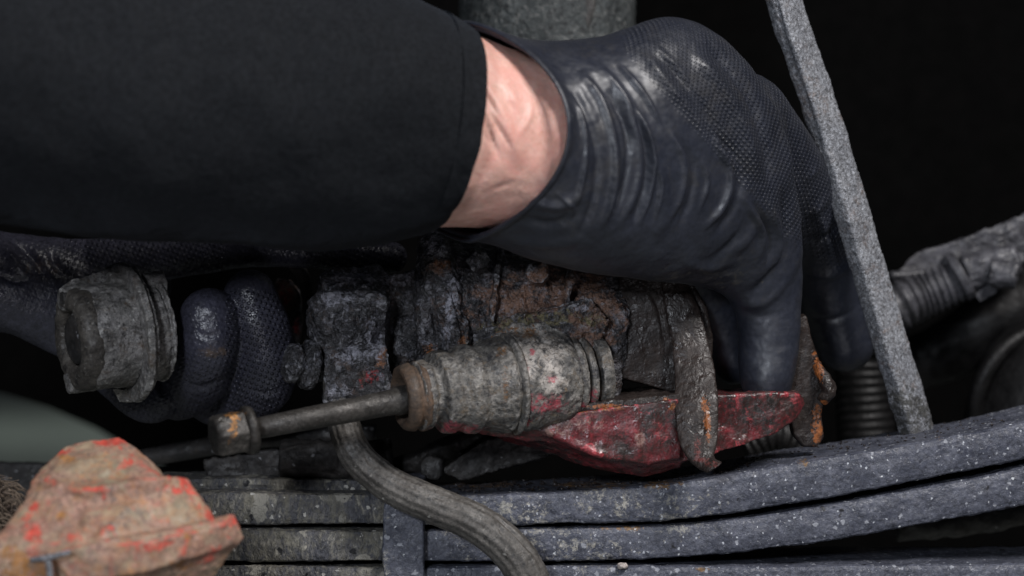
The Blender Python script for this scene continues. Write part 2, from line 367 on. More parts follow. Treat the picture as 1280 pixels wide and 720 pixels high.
def skinx(nt, L, b, prev):
    b.inputs['Subsurface Weight'].default_value = .25; b.inputs['Subsurface Radius'].default_value = (1, .35, .2); b.inputs['Subsurface Scale'].default_value = .003
    return prev
M['skin'] = grime('pale_skin', (.60, .36, .295), (.67, .43, .365), [((.62, .30, .25), 70, .46, .66), ((.44, .25, .18), 20, .58, .76)], rough=(.40, .52), spec=.4, bumps=((36, .2), (8, .16), (2.2, .12)), extra=skinx, split=60, var=.10)

# ------------------------------------------------------------------ setting
def plane_struct(name, pts, m):
    me = bpy.data.meshes.new(name); me.from_pydata(pts, [], [tuple(range(len(pts)))]); me.update()
    return tag(link(name, me, m, smooth=False), kind='structure')
plane_struct('workshop_floor', [(-10, -2, -0.62), (10, -2, -0.62), (10, 22, -0.62), (-10, 22, -0.62)], M['floor'])
# dark wheel-arch wall behind, with its curved lower edge at the left
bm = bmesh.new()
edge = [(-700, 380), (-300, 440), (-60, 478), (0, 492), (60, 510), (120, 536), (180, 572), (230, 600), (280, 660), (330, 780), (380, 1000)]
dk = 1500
top = [(-1500, 300), (-1500, -3600), (3400, -3600), (3400, 1000)]  # raised far out of view to block the far lamp
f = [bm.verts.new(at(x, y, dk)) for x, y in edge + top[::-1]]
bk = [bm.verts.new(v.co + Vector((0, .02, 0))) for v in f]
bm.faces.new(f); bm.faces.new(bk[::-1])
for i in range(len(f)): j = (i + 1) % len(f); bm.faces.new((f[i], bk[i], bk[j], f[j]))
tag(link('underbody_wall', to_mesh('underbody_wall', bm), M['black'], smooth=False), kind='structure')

# ------------------------------------------------------------------ leaf spring pack
root = thing('leaf_spring', at(640, 660, 60), 'stacked blue-black steel leaf spring running along the bottom and curving up to the right', 'leaf spring')
def leaf(topl, botl, d0, d1, m, mats):
    bm = bmesh.new(); T = catmull(topl, 14); B = catmull(botl, 14); rows = []
    for (x, y), (x2, y2) in zip(T, B):
        a = at(x, y, d0); b = at(x2, y2, d0); th = a.z - b.z; up = Vector((0, 0, 1)); c = th * .13
        dy = (d1 - d0) * S
        # front face with eased edges, flat top, back
        r = []
        bul = .5 * S
        r += [a + Vector((0, c * 1.1, 0)), a + Vector((0, c * .3, -c * .35)), a + Vector((0, 0, -c * 1.3)), (a + b) / 2 + Vector((0, -bul * 2, 0)), b + Vector((0, 0, c * 1.3)), b + Vector((0, c * .3, c * .35)), b + Vector((0, c * 1.1, 0))]
        for t in (.25, .5, .75, 1): r.append(b + Vector((0, c * 1.1 + (dy - c) * t, 0)))
        for t in (1, .75, .5, .25): r.append(a + Vector((0, c * 1.1 + (dy - c) * t, 0)))
        rows.append(r)
    rings(bm, rows)
    o = link('spring_leaf', to_mesh('spring_leaf', bm), m, root)
    md = o.modifiers.new('b', 'SUBSURF'); md.subdivision_type = 'SIMPLE'; md.levels = 3; md.render_levels = 3
    for sz, am in ((60, 2.2), (14, 1.2), (5, .7)):
        dm = o.modifiers.new('d', 'DISPLACE'); dm.texture = tex('CLOUDS', sz, 3); dm.strength = am * S * 2; dm.mid_level = .5
    bake(o)
    paint(o, 'mud', [(620, 650, 130, 40), (700, 690, 120, 30), (850, 640, 60, 40), (760, 625, 60, 30)])
    paint(o, 'rust', [(830, 605, 40, 8), (740, 606, 70, 6), (775, 660, 50, 5), (1005, 578, 12, 6), (880, 712, 14, 5), (600, 605, 60, 8), (1175, 548, 10, 4)])
    return o
x0, xm = 540, 1560
leaf([(520, 620), (600, 619), (700, 615), (850, 602), (1000, 577), (1170, 549), (1280, 527), (1560, 460)],
     [(520, 657), (600, 657), (700, 655), (850, 650), (1000, 629), (1170, 597), (1280, 575), (1560, 510)], -20, 160, M['spring'], 0)
leaf([(520, 663), (600, 662), (700, 660), (850, 656), (1000, 637), (1170, 606), (1280, 583), (1560, 519)],
     [(520, 702), (600, 702), (700, 702), (850, 697), (1000, 682), (1150, 657), (1280, 632), (1560, 570)], -14, 160, M['spring'], 0)
leaf([(520, 709), (700, 708), (900, 708), (1100, 706), (1280, 706), (1560, 704)],
     [(520, 748), (700, 747), (900, 747), (1100, 746), (1280, 744), (1560, 742)], -18, 160, M['spring'], 0)
# left half of the pack, thick with mud
for (ya, yb, dd) in ((616, 656, -8), (662, 702, -14), (708, 746, -16)):
    leaf([(200, ya), (300, ya), (420, ya + 1), (526, ya + 1)], [(200, yb), (300, yb), (420, yb), (526, yb)], dd, 160, M['springleft'], 0)
leaf([(180, 600), (300, 598), (420, 600), (470, 603)], [(180, 615), (300, 614), (420, 614), (470, 614)], 40, 150, M['springleft'], 0)
bm = bmesh.new(); prism(bm, [(480, 608), (528, 606), (531, 660), (530, 760), (482, 760), (477, 690)], -34, -18, .03)
prism(bm, [(482, 606), (528, 604), (528, 614), (482, 614)], -34, 160)
o = cast('spring_clip', bm, M['spring'], root, vox=2, smooth=3, disp=((20, 1.5), (5, .6))); paint(o, 'mud', [(480, 640, 8, 60), (482, 700, 8, 40)])
# rust flakes and grit lying on the top leaf
bm = bmesh.new()
for i in range(420):
    x = random.uniform(560, 1270); ycurve = np.interp(x, [560, 700, 850, 1000, 1170, 1280], [620, 615, 602, 577, 549, 527])
    d = random.uniform(0, 150); p = at(x, ycurve, -20); p = Vector((p.x, d * S, p.z + .9 * S))
    r = random.uniform(.6, 2.6) * S if x < 950 else random.uniform(.5, 1.8) * S
    ret = bmesh.ops.create_icosphere(bm, subdivisions=1, radius=r, matrix=Matrix.Translation(p) @ Matrix.Diagonal((random.uniform(.7, 2), 1, random.uniform(.4, .8), 1)))
    for v in ret['verts']: v.co += Vector([random.uniform(-.25, .25) * r for _ in range(3)])
o = link('grit', to_mesh('grit', bm), M['brownplate'], smooth=False); tag(o, 'rust flakes and grit strewn on top of the upper spring leaf', 'grit', kind='stuff')
# pebble
bm = bmesh.new(); bmesh.ops.create_icosphere(bm, subdivisions=3, radius=6 * S, matrix=Matrix.Translation(at(778, 707, -20)) @ Matrix.Diagonal((1.1, 1, .7, 1)))
tag(cast('pebble', bm, M['stone'], vox=1, smooth=1, disp=((6, 2),)), 'small pale pebble lying on the lowest visible spring leaf', 'pebble')

# ------------------------------------------------------------------ background pieces
bm = bmesh.new(); k = 420
cyl(bm, at(684, -400, k), at(684, 260, k), rr(110, k), seg=72)
root = thing('metal_column', at(684, 260, k), 'speckled grey-green round metal column rising behind the wrist of the large glove', 'column')
cast('column_shell', bm, M['speck'], root, vox=5, smooth=1, disp=((30, 2), (8, 1.4)))
bm = bmesh.new(); prism(bm, [(735, -300), (748, -300), (744, 10), (736, 36), (728, 34)], 303, 322); cast('column_seam', bm, M['darksteel'], root, vox=2, smooth=1, disp=())

# gritty bar
bm = bmesh.new()
Q = catmull([(962, -90, 70), (980, 0, 75), (1022, 125, 85), (1064, 262, 95), (1106, 405, 105), (1146, 540, 112), (1160, 590, 115)], 14)
rows = []
for i, q in enumerate(Q):
    c = at(*q); t = (at(*Q[min(i + 1, len(Q) - 1)]) - at(*Q[max(i - 1, 0)])).normalized()
    rt = t.cross(Vector((0, 1, 0))).normalized(); rt = rt if rt.x > 0 else -rt
    ang = math.radians(38); fw = Vector((0, -1, 0))
    u = (rt * math.cos(ang) + -fw * math.sin(ang)); v = (fw * math.cos(ang) + rt * math.sin(ang)) 
    u = rt * math.cos(ang) - fw * math.sin(ang) * 1.0; v = fw * math.cos(ang) + rt * math.sin(ang)
    hw, ht = 23 * S, 14 * S; row = []
    for a in np.linspace(0, 2 * math.pi, 40, endpoint=False):
        co, si = math.cos(a), math.sin(a); e = .35
        row.append(c + u * math.copysign(abs(co) ** e, co) * hw + v * math.copysign(abs(si) ** e, si) * ht)
    rows.append(row)
rings(bm, rows)
root = thing('steel_bar', at(1146, 540, 112), 'long gritty grey steel bar standing slanted on the leaf spring right of the large glove', 'bar')
o = cast('bar_shaft', bm, M['bar'], root, vox=1.8, smooth=2, disp=((30, 2.2), (4, 1.0)))
paint(o, 'dark', [(1148, 530, 70, 60)])
ridges(o, [([(966, -20), (985, 60), (1010, 130), (1030, 200)], 2.5, -2.5)])
# right: cable, fitting
root = thing('cable_harness', at(1200, 340, 420), 'blurred ribbed cable with wrapped grey fitting entering at the right edge', 'cable')
k = 420
bm = bmesh.new(); tube(bm, [(1085, 420, k + 40, 30), (1120, 385, k, 30), (1160, 366, k, 28), (1205, 348, k - 10, 25)], seg=32, n=40, rib=lambda s: .07 * math.sin(s * .55))
link('ribbed_conduit', to_mesh('ribbed_conduit', bm), M['cableback'], root)
bm = bmesh.new(); tube(bm, [(1112, 345, k, 6), (1150, 343, k, 7), (1190, 335, k, 7)], seg=16); link('wire', to_mesh('wire', bm), M['cableback'], root)
bm = bmesh.new(); hull(bm, [(1120, 342, k), (1140, 318, k), (1200, 300, k), (1225, 292, k), (1215, 345, k), (1160, 352, k), (1130, 350, k + 30), (1200, 300, k + 50), (1215, 340, k + 50)])
cast('cable_bracket', bm, M['cableback'], root, vox=3, smooth=4, disp=((20, 4),))
bm = bmesh.new(); cyl(bm, at(1195, 348, k - 10), at(1206, 342, k - 12), rr(33, k)); cast('collar', bm, M['cableback'], root, vox=2, smooth=3, disp=())
bm = bmesh.new(); cyl(bm, at(1206, 342, k - 10), at(1272, 322, k - 20), rr(25, k), rr(20, k)); cyl(bm, at(1238, 340, k - 40), at(1272, 345, k - 50), rr(17, k)); hull(bm, [(1200, 300, k), (1250, 280, k), (1290, 262, k), (1300, 310, k), (1210, 330, k), (1220, 300, k + 40), (1290, 280, k + 40), (1290, 310, k + 40)]); cyl(bm, at(1262, 325, k - 25), at(1330, 318, k - 30), rr(9, k))
cast('fitting', bm, M['cableback'], root, vox=2.5, smooth=2, disp=((16, 5), (6, 2)))
bm = bmesh.new(); hull(bm, [(1218, 368, k - 30), (1235, 356, k - 30), (1250, 358, k - 30), (1244, 368, k - 30), (1225, 378, k - 30), (1222, 366, k - 10), (1245, 360, k - 10)])
cast('cable_tie_end', bm, M['cableback'], root, vox=1.5, smooth=2, disp=())
def ribbed(pts, label, per, n=40):
    bm = bmesh.new(); tube(bm, pts, seg=36, n=n, rib=lambda s: .028 * math.sin(s * per)); return tag(link('corrugated_tube', to_mesh('corrugated_tube', bm), M['greyrubber']), label, 'tube')
ribbed([(1078, 380, 480, 34), (1078, 470, 480, 34), (1082, 540, 480, 36), (1084, 640, 480, 36)], 'dark corrugated tube standing just left of the slanted bar foot', .5)
ribbed([(930, 560, 230, 26), (965, 545, 230, 26), (1000, 560, 240, 26), (1040, 600, 250, 26)], 'dark corrugated tube lying low between the two brake pad hooks', .6)
root = thing('rubber_bellows', at(1270, 520, 480), 'dark rounded rubber bellows far right behind the slanted bar', 'bellows')
bm = bmesh.new(); k = 480
tube(bm, [(1360, 400, k, 40), (1330, 460, k, 90), (1300, 540, k, 95), (1290, 640, k, 80)], seg=48, n=10); cast('bellows_shell', bm, M['greyrubber'], root, vox=4, smooth=4, disp=())
bm = bmesh.new(); tube(bm, [(1330, 395, k - 20, 10), (1262, 430, k - 60, 10), (1226, 480, k - 60, 10), (1218, 540, k - 30, 10), (1230, 600, k, 10)], seg=20, n=10); link('bellows_lip', to_mesh('bellows_lip', bm), M['greyrubber'], root)
bm = bmesh.new(); tube(bm, [(1100, 470, 560, 30), (1180, 440, 560, 38), (1270, 385, 560, 44), (1400, 330, 560, 50)], seg=32)
tag(cast('axle_tube', bm, M['greyrubber'], vox=4, smooth=3, disp=((40, 5),)), 'thick dark tube running up right below the grey cable fitting', 'tube')
bm = bmesh.new(); tube(bm, [(1120, 655, 260, 22), (1200, 650, 260, 20), (1260, 640, 250, 20), (1380, 600, 240, 22)], seg=24)
tag(cast('brake_line', bm, M['darksteel'], vox=3, smooth=2, disp=((20, 4),)), 'dark muddy pipe glimpsed under the right end of the second leaf', 'pipe')
# left background: axle beam and levers below the bolt
bm = bmesh.new(); hull(bm, [(-60, 575, 330), (150, 590, 330), (250, 585, 330), (260, 650, 330), (-60, 655, 330), (-60, 580, 420), (250, 590, 420), (250, 650, 420)])
tag(cast('axle_beam', bm, M['darksteel'], vox=4, smooth=3, disp=((40, 5),)), 'dark blurred axle beam at the left edge behind the red housing', 'beam')
bm = bmesh.new(); tube(bm, [(130, 582, 240, 11), (240, 562, 220, 12), (330, 548, 200, 12), (470, 542, 190, 12)], seg=20)
tag(link('tie_rod', to_mesh('tie_rod', bm), M['darksteel']), 'thin black rod running behind the rusty bolt head', 'rod')
bm = bmesh.new(); hull(bm, [(255, 575, 90), (345, 562, 90), (480, 568, 90), (490, 603, 90), (262, 606, 90), (262, 580, 180), (470, 570, 180), (480, 600, 180), (270, 600, 180)])
cyl(bm, at(350, 575, 70), at(490, 575, 70), rr(26))
root = thing('spring_seat', at(370, 600, 120), 'dark greasy spring seat block lying on the muddy leaves below the long bolt', 'bracket')
cast('seat_block', bm, M['darksteel'], root, vox=3, smooth=3, disp=((26, 6), (8, 2)))
root = thing('lever_arm', at(600, 590, 130), 'dark speckled steel lever between the brake hose and the red bridge', 'lever')
bm = bmesh.new(); hull(bm, [(550, 588, 90), (600, 552, 90), (650, 540, 90), (700, 556, 90), (690, 570, 90), (575, 602, 90), (600, 556, 130), (690, 560, 130), (580, 600, 130)])
cast('lever_blade', bm, M['darksteel'], root, vox=2.5, smooth=2, disp=((20, 3), (6, 1.5)))
bm = bmesh.new(); tube(bm, [(470, 592, 130, 14), (520, 578, 120, 14), (560, 560, 120, 15), (620, 545, 120, 12)], seg=20); cyl(bm, at(540, 585, 80), at(540, 585, 130), rr(16))
cast('lever_pivot', bm, M['darksteel'], root, vox=2.5, smooth=2, disp=((14, 4),))

# ------------------------------------------------------------------ brake caliper
cal = thing('brake_caliper', at(640, 480, 60), 'grimy cast iron brake caliper with pale muddy boot and red painted bridge under the glove', 'brake caliper')
bm = bmesh.new()
# left lug block
hull(bm, [(400, 345, -20), (418, 332, 0), (470, 332, 10), (490, 345, 0), (488, 365, -25), (402, 362, -30), (405, 350, 70), (480, 345, 70), (400, 372, 60)])
bmesh.ops.create_icosphere(bm, subdivisions=4, radius=1, matrix=Matrix.Translation(at(436, 402, 0)) @ Matrix.Diagonal((54 * S, 58 * S, 46 * S, 1)))
hull(bm, [(386, 378, -30), (400, 364, -44), (440, 362, -40), (484, 360, -30), (480, 380, -50), (392, 400, -40), (390, 380, 70), (480, 360, 70), (480, 445, 70), (395, 430, 70), (486, 440, -20)])
hull(bm, [(404, 425, -45), (486, 430, -45), (488, 490, -35), (470, 500, -35), (404, 503, -40), (404, 430, 50), (480, 430, 50), (480, 500, 50), (406, 500, 50)])
# waist
hull(bm, [(480, 345, 5), (530, 335, 5), (540, 470, 12), (480, 480, 8), (480, 350, 90), (540, 340, 90), (540, 470, 90), (480, 480, 90)])
# vertical rib
tube(bm, [(540, 285, 20, 16), (545, 318, -15, 20), (556, 370, -32, 19), (570, 420, -35, 18), (575, 470, -20, 18)], seg=20)
# main cylinder body
cyl(bm, at(520, 395, 60), at(775, 410, 75), rr(98), rr(92), seg=48)
for x_ in (612, 700): cyl(bm, at(x_, 395, 62), at(x_ + 8, 396, 62), rr(103), seg=48)
for x_, y_ in ((600, 325), (672, 342)): cyl(bm, at(x_, y_, -40), at(x_, y_, 10), rr(15), seg=6)
hull(bm, [(650, 392, -48), (740, 372, -40), (765, 400, -34), (740, 440, -34), (600, 440, -40), (590, 420, -44), (650, 400, 40), (760, 400, 40), (620, 440, 40)])
hull(bm, [(735, 380, -16), (773, 372, -12), (775, 500, -10), (745, 508, -8), (738, 430, -20), (772, 380, 90), (773, 500, 90)])
o = cast('caliper_body', bm, M['cast'], cal, vox=1.7, smooth=5, disp=((60, 8), (24, 6), (9, 1.8)))
ridges(o, [([(655, 398), (690, 388), (735, 372)], 2.0, -4), ([(600, 330), (640, 350), (644, 365)], 1.6, -3), ([(537, 335), (541, 380), (548, 430)], 3, -5), ([(488, 350), (492, 400), (488, 450), (490, 490)], 4, -6),
           ([(400, 363), (440, 358), (480, 362)], 2.5, -5), ([(560, 345), (575, 400), (580, 440)], 3, -4), ([(405, 432), (440, 440), (480, 436)], 2.5, -4), ([(745, 400), (760, 430), (772, 460)], 1.6, -3)])
paint(o, 'rust', [(478, 445, 9, 22, 15), (540, 438, 16, 12), (580, 428, 10, 14), (552, 330, 12, 8)])
paint(o, 'brown', [(650, 372, 90, 34, -6), (700, 350, 70, 30), (552, 335, 20, 12), (745, 400, 40, 50), (755, 470, 20, 40)])
paint(o, 'black', [(510, 405, 22, 60), (610, 320, 60, 16), (690, 335, 60, 14), (440, 405, 36, 34), (530, 470, 40, 20), (590, 372, 18, 16)])  # shade painted black into the waist hollow and the top under the glove
paint(o, 'crust_lit', [(440, 348, 50, 12), (425, 372, 30, 14), (545, 305, 18, 20), (565, 380, 12, 50, 8), (500, 350, 26, 12), (440, 445, 26, 14), (470, 425, 12, 30), (725, 385, 16, 8), (425, 490, 20, 12)])  # pale crust, also painted on the left block's ledge as a lit edge
paint(o, 'red', [(466, 472, 14, 12), (450, 480, 6, 8)])
paint(o, 'moss', [(665, 402, 70, 14, -8), (590, 438, 14, 18), (740, 400, 22, 12)])
# bleed / bolt knob on the left
bm = bmesh.new(); lathe(bm, at(352, 452, -30), at(404, 458, -5), [(0, rr(6)), (.03, rr(14)), (.15, rr(23)), (.32, rr(25)), (.42, rr(20)), (.48, rr(20)), (.55, rr(31)), (.75, rr(31)), (.85, rr(20)), (1, rr(20))], 32)
cast('bleed_nipple_cap', bm, M['cast'], cal, vox=1.6, smooth=3, disp=((12, 3), (5, 1)))
# pad guide boot, sleeve and ear
p0, p1 = at(507, 497, -98), at(752, 465, -6); Ln = (p1 - p0)
def pf(lst): return [(t, rr(r, -30)) for t, r in lst]
bm = bmesh.new()
def lump(a, t): return .05 * math.sin(3 * a + 1) * (t > .15) + .02 * math.sin(9 * a)
lathe(bm, p0 + Ln * .045, p0 + Ln * .53, pf([(0, 30), (.02, 42), (.12, 43), (.15, 38), (.20, 38), (.24, 50), (.34, 51), (.38, 48), (.42, 48), (.48, 54), (.58, 55), (.62, 52), (.67, 52), (.73, 56), (.90, 61), (.95, 56), (1, 40)]), 96)
for (x_, y_, d_, r_) in ((548, 458, -55, 21), (578, 452, -46, 22), (612, 444, -34, 24)):
    bmesh.ops.create_icosphere(bm, subdivisions=3, radius=rr(r_), matrix=Matrix.Translation(at(x_, y_, d_)))
o = cast('boot', bm, M['boot'], cal, vox=1.7, smooth=2, disp=((30, 2.2), (9, 1.1)))
paint(o, 'red', [(570, 536, 40, 9), (520, 520, 8)]); paint(o, 'rust', [(632, 480, 5, 30), (628, 440, 8, 8)])
bm = bmesh.new()
lathe(bm, p0 + Ln * .50, p0 + Ln * .54, pf([(0, 58), (.3, 64), (.7, 64), (1, 58)]), 64); cast('boot_band', bm, M['boot'], cal, vox=1.4, smooth=2, disp=((10, .8),))
bm = bmesh.new()
lathe(bm, p0 + Ln * .53, p0 + Ln * .82, pf([(0, 40), (.02, 60), (.3, 62), (.7, 60), (.97, 55), (1, 40)]), 64)
hull(bm, [(600, 425, -40), (640, 404, -48), (690, 402, -42), (715, 425, -40), (700, 440, 30), (620, 430, 30), (640, 470, -60)])
hull(bm, [(600, 530, -60), (690, 525, -50), (720, 510, -30), (640, 545, -30), (690, 480, 0), (620, 490, 0)])
o = cast('guide_ear', bm, M['boot'], cal, vox=1.8, smooth=3, disp=((30, 4), (10, 1.6)))
paint(o, 'mud', [(665, 440, 46, 34), (690, 470, 20, 30), (640, 470, 20, 20)])
paint(o, 'red', [(655, 462, 9, 14), (690, 475, 8, 6), (680, 505, 40, 14), (645, 525, 30, 8), (665, 440, 5)])
paint(o, 'rust', [(650, 415, 40, 10), (632, 445, 5, 10), (683, 448, 7, 6), (668, 450, 5), (612, 425, 14, 8)])
ridges(o, [([(640, 440), (665, 425), (700, 435), (706, 445)], 2, -3), ([(668, 478), (675, 470), (680, 462)], 1.5, -2.5)])
for a_, b_, r_, nm in ((.81, .86, 53, 'lip'), (.87, .91, 51, 'lip'), (.93, 1.0, 50, 'lip')):
    bm = bmesh.new(); lathe(bm, p0 + Ln * a_, p0 + Ln * b_, pf([(0, r_ - 12), (.08, r_ - 2), (.5, r_), (.92, r_ - 2), (1, r_ - 12)]), 64)
    o = cast(nm, bm, M['boot'], cal, vox=1.5, smooth=1, disp=((20, 1.5),)); paint(o, 'red', [(715, 508, 20, 8), (742, 495, 6, 12), (722, 475, 3, 10)])
# rusty rim ring of the boot
bm = bmesh.new(); u, v = frame(Ln)
lathe(bm, p0, p1, pf([(.10, 21), (.03, 23), (-.015, 29), (-.030, 34), (-.022, 38), (.0, 41), (.025, 42), (.035, 38), (.05, 38), (.06, 43), (.08, 43), (.09, 36)]), 72)
cast('rim_ring', bm, M['rustrim'], cal, vox=0, smooth=0, disp=((14, 1.6),))
# red bridge
bm = bmesh.new()
hull(bm, [(668, 524, -54), (720, 516, -56), (850, 498, -56), (852, 572, -54), (806, 580, -54), (752, 568, -56), (700, 548, -58), (622, 534, -40),
          (850, 586, -20), (806, 595, -18), (745, 586, -14), (690, 568, -6), (620, 547, 0), (720, 500, 60), (850, 488, 60), (850, 575, 50), (800, 588, 50), (690, 550, 40)])
hull(bm, [(830, 495, -42), (930, 494, -30), (985, 490, -20), (1000, 494, -14), (1006, 506, -6), (996, 522, -16), (965, 544, -24), (930, 556, -30), (850, 580, -40), (806, 592, -30), (840, 488, 60), (995, 484, 60), (985, 520, 60), (850, 570, 50)])
hull(bm, [(560, 538, -50), (640, 520, -62), (700, 505, -55), (720, 520, -50), (700, 556, -45), (640, 546, -48), (600, 542, -48), (620, 520, 0), (700, 520, 20), (700, 545, 10)])
o = cast('bridge', bm, M['redpaint'], cal, vox=2, smooth=3, disp=((50, 5), (18, 1.2)))
paint(o, 'pale', [(630, 532, 60, 14), (700, 535, 30, 16), (735, 530, 40, 14), (655, 535, 30, 8), (800, 545, 10, 20)]); paint(o, 'dark', [(830, 520, 34, 40), (780, 555, 10, 24), (950, 505, 80, 44), (780, 503, 70, 9), (700, 572, 60, 9, 18), (690, 556, 50, 6, 18)]); paint(o, 'rust', [(760, 511, 40, 4), (838, 508, 10, 8), (725, 515, 20, 3)])  # dark: brown tone, with shade under the fingertips painted in at the right
ridges(o, [([(690, 545), (730, 560), (780, 580)], 5, 4), ([(740, 520), (745, 550), (760, 575)], 4, -2.5), ([(800, 520), (805, 560), (800, 585)], 4, -2)])
bm = bmesh.new(); hull(bm, [(690, 510, -52), (760, 500, -50), (850, 492, -52), (850, 505, -54), (760, 514, -54), (700, 518, -52), (740, 488, 60), (850, 480, 60), (740, 500, 60)])
o = cast('bridge_flange', bm, M['brownplate'], cal, vox=2, smooth=2, disp=((24, 3), (7, 2))); paint(o, 'rust', [(760, 508, 30, 4), (835, 503, 10, 6), (700, 514, 12, 3)])

# pads: a thing each
def poly_part(name, poly, d0, d1, m, par, disp=((40, 2.0), (9, .6)), vox=1.8, smooth=3, **k):
    bm = bmesh.new(); prism(bm, poly, d0, d1, .02); return cast(name, bm, m, par, vox=vox, smooth=smooth, disp=disp)
pad = thing('brake_pad', at(850, 560, 20), 'brown-black brake pad plate with hooked rusty tab resting on the red bridge', 'brake pad', 'brake pads in the caliper')
o = poly_part('backing_plate', [(772, 345), (800, 340), (832, 350), (850, 385), (862, 440), (872, 500), (850, 505), (835, 490), (776, 474)], 0, 30, M['brownplate'], pad)
ridges(o, [([(800, 352), (818, 375), (826, 400), (832, 440)], 2, -2)])
o = poly_part('friction_block', [(825, 345), (868, 355), (884, 385), (892, 425), (889, 462), (884, 478), (870, 440), (850, 380)], 8, 44, M['brownplate'], pad)
bm = bmesh.new()
loft(bm, [(858, 346, 826, 350, -2, 5, 0, 0, 0), (874, 384, 831, 388, -8, 5, 0, 0, 0), (887, 428, 839, 434, -20, 5, 0, 0, 0), (895, 470, 842, 478, -40, 5, 0, 0, 0), (899, 512, 843, 520, -60, 4, 0, 0, 0), (898, 548, 850, 558, -72, 5, 0, 0, 0), (893, 570, 868, 582, -80, 7, 0, 0, 0), (904, 578, 884, 592, -92, 6, 0, 0, 0)], seg=32)
o = cast('hooked_tab', bm, M['brownplate'], pad, vox=1.6, smooth=4, disp=((40, 2.0), (9, .8)))
paint(o, 'rust', [(884, 525, 5, 34, -4), (880, 505, 5, 12)]); paint(o, 'red', [(872, 560, 6, 20), (890, 580, 12, 6), (878, 575, 10, 4)])
ridges(o, [([(876, 505), (880, 530), (877, 555)], 2.5, -4)])
pad2 = thing('brake_pad', at(1010, 555, 40), 'second brake pad plate with orange rusty hooked edge behind the gloved fingertips', 'brake pad', 'brake pads in the caliper')
o = poly_part('backing_plate', [(986, 400), (1008, 392), (1016, 425), (1026, 455), (1036, 475), (1032, 500), (1028, 520), (1030, 548), (1022, 560), (1004, 560), (992, 545), (986, 520)], 24, 50, M['brownplate'], pad2)
paint(o, 'rust', [(1021, 530, 8, 32), (1024, 460, 6, 24, -14), (1032, 486, 6, 8)])
bm = bmesh.new(); tube(bm, [(1020, 455, 20, 6), (1033, 478, 10, 9), (1036, 490, 8, 9), (1026, 502, 12, 7)], seg=16); o = cast('hooked_tab', bm, M['brownplate'], pad2, vox=1.5, smooth=2, disp=((8, 2),)); paint(o, 'rust', [(1022, 462, 10, 16), (1030, 505, 8, 6)])
# small rear disc edge and red pad glimpsed between fingers and caliper
root = thing('brake_disc', at(370, 400, 190), 'worn disc edge with reddish face glimpsed between the fingertips and the caliper', 'disc')
bm = bmesh.new(); prism(bm, [(345, 348), (362, 350), (375, 365), (378, 405), (372, 430), (352, 420), (340, 370)], 170, 186, 0); o = cast('disc_face', bm, M['cast'], root, vox=2, smooth=3, disp=((14, 2),)); paint(o, 'red', [(372, 408, 8, 18), (357, 370, 10, 16)]); paint(o, 'brown', [(357, 365, 20, 24)])
bm = bmesh.new(); tube(bm, [(362, 325, 150, 7), (378, 345, 150, 9), (388, 385, 150, 9), (388, 425, 150, 8)], seg=20); cast('disc_rim', bm, M['darksteel'], root, vox=2, smooth=2, disp=((10, 1),))

# long bolt
b0, b1 = at(293, 541, -190), at(540, 493, -85); ax = (b1 - b0).normalized()
root = thing('long_bolt', at(290, 541, -188), 'long greasy flange bolt with rust-flecked hexagonal head sticking out of the boot', 'bolt')
bm = bmesh.new(); Lb = (b1 - b0).length / S
lathe(bm, b0, b1, [(.06, rr(13, -150)), (.35, rr(14.5, -150)), (.6, rr(15.5, -130)), (.8, rr(16.5, -110)), (.81, rr(18.5, -110)), (1, rr(18.5, -100))], 32)
cast('shank', bm, M['bolt'], root, vox=0, smooth=0, disp=((12, .9),))
bm = bmesh.new(); hexa(bm, b0 - ax * 26 * S, b0 + ax * 12 * S, rr(29, -190)); o = link('hex_head', to_mesh('hex_head', bm), M['bolt'], root)
md = o.modifiers.new('b', 'BEVEL'); md.width = 2.2 * S; md.segments = 3; md.limit_method = 'ANGLE'
r_ = o.modifiers.new('r', 'REMESH'); r_.mode = 'VOXEL'; r_.voxel_size = 1.0 * S
dm = o.modifiers.new('d', 'DISPLACE'); dm.texture = tex('CLOUDS', 8, 3); dm.strength = 2.4 * S; dm.mid_level = .5; bake(o)
paint(o, 'rust', [(292, 535, 8, 26, 10), (289, 519, 10, 6)])
bm = bmesh.new(); lathe(bm, b0 + ax * 11 * S, b0 + ax * 24 * S, [(0, rr(22, -190)), (.15, rr(30, -190)), (.5, rr(31, -190)), (.85, rr(30, -190)), (1, rr(19, -190))], 48)
o = cast('flange_washer', bm, M['bolt'], root, vox=0, smooth=0, disp=((9, 1),)); paint(o, 'rust', [(302, 516, 9, 5)])

# brake hose
bm = bmesh.new()
tube(bm, [(424, 440, 0, 19), (424, 490, -15, 20), (430, 530, -30, 20), (448, 572, -45, 21), (488, 606, -55, 22), (540, 630, -62, 23), (595, 654, -66, 24), (640, 690, -70, 25), (668, 740, -72, 25), (680, 800, -70, 25)], seg=168, n=22,
     lobes=lambda a, s: .020 * math.cos(14 * a) + .006 * math.sin(s * .7))
o = link('brake_hose', to_mesh('brake_hose', bm), M['hose']); tag(o, 'ribbed grey-black rubber hose curving down from the caliper over the leaf spring', 'hose')
dm = o.modifiers.new('d', 'DISPLACE'); dm.texture = tex('CLOUDS', 16, 3); dm.strength = 2.4 * S; dm.mid_level = .5; bake(o)
ridges(o, [([(612, 640), (640, 664), (672, 700)], 1.5, -2.5), ([(616, 636), (624, 660), (634, 680)], 1.4, -2), ([(452, 556), (462, 580), (474, 594)], 2, -2)])

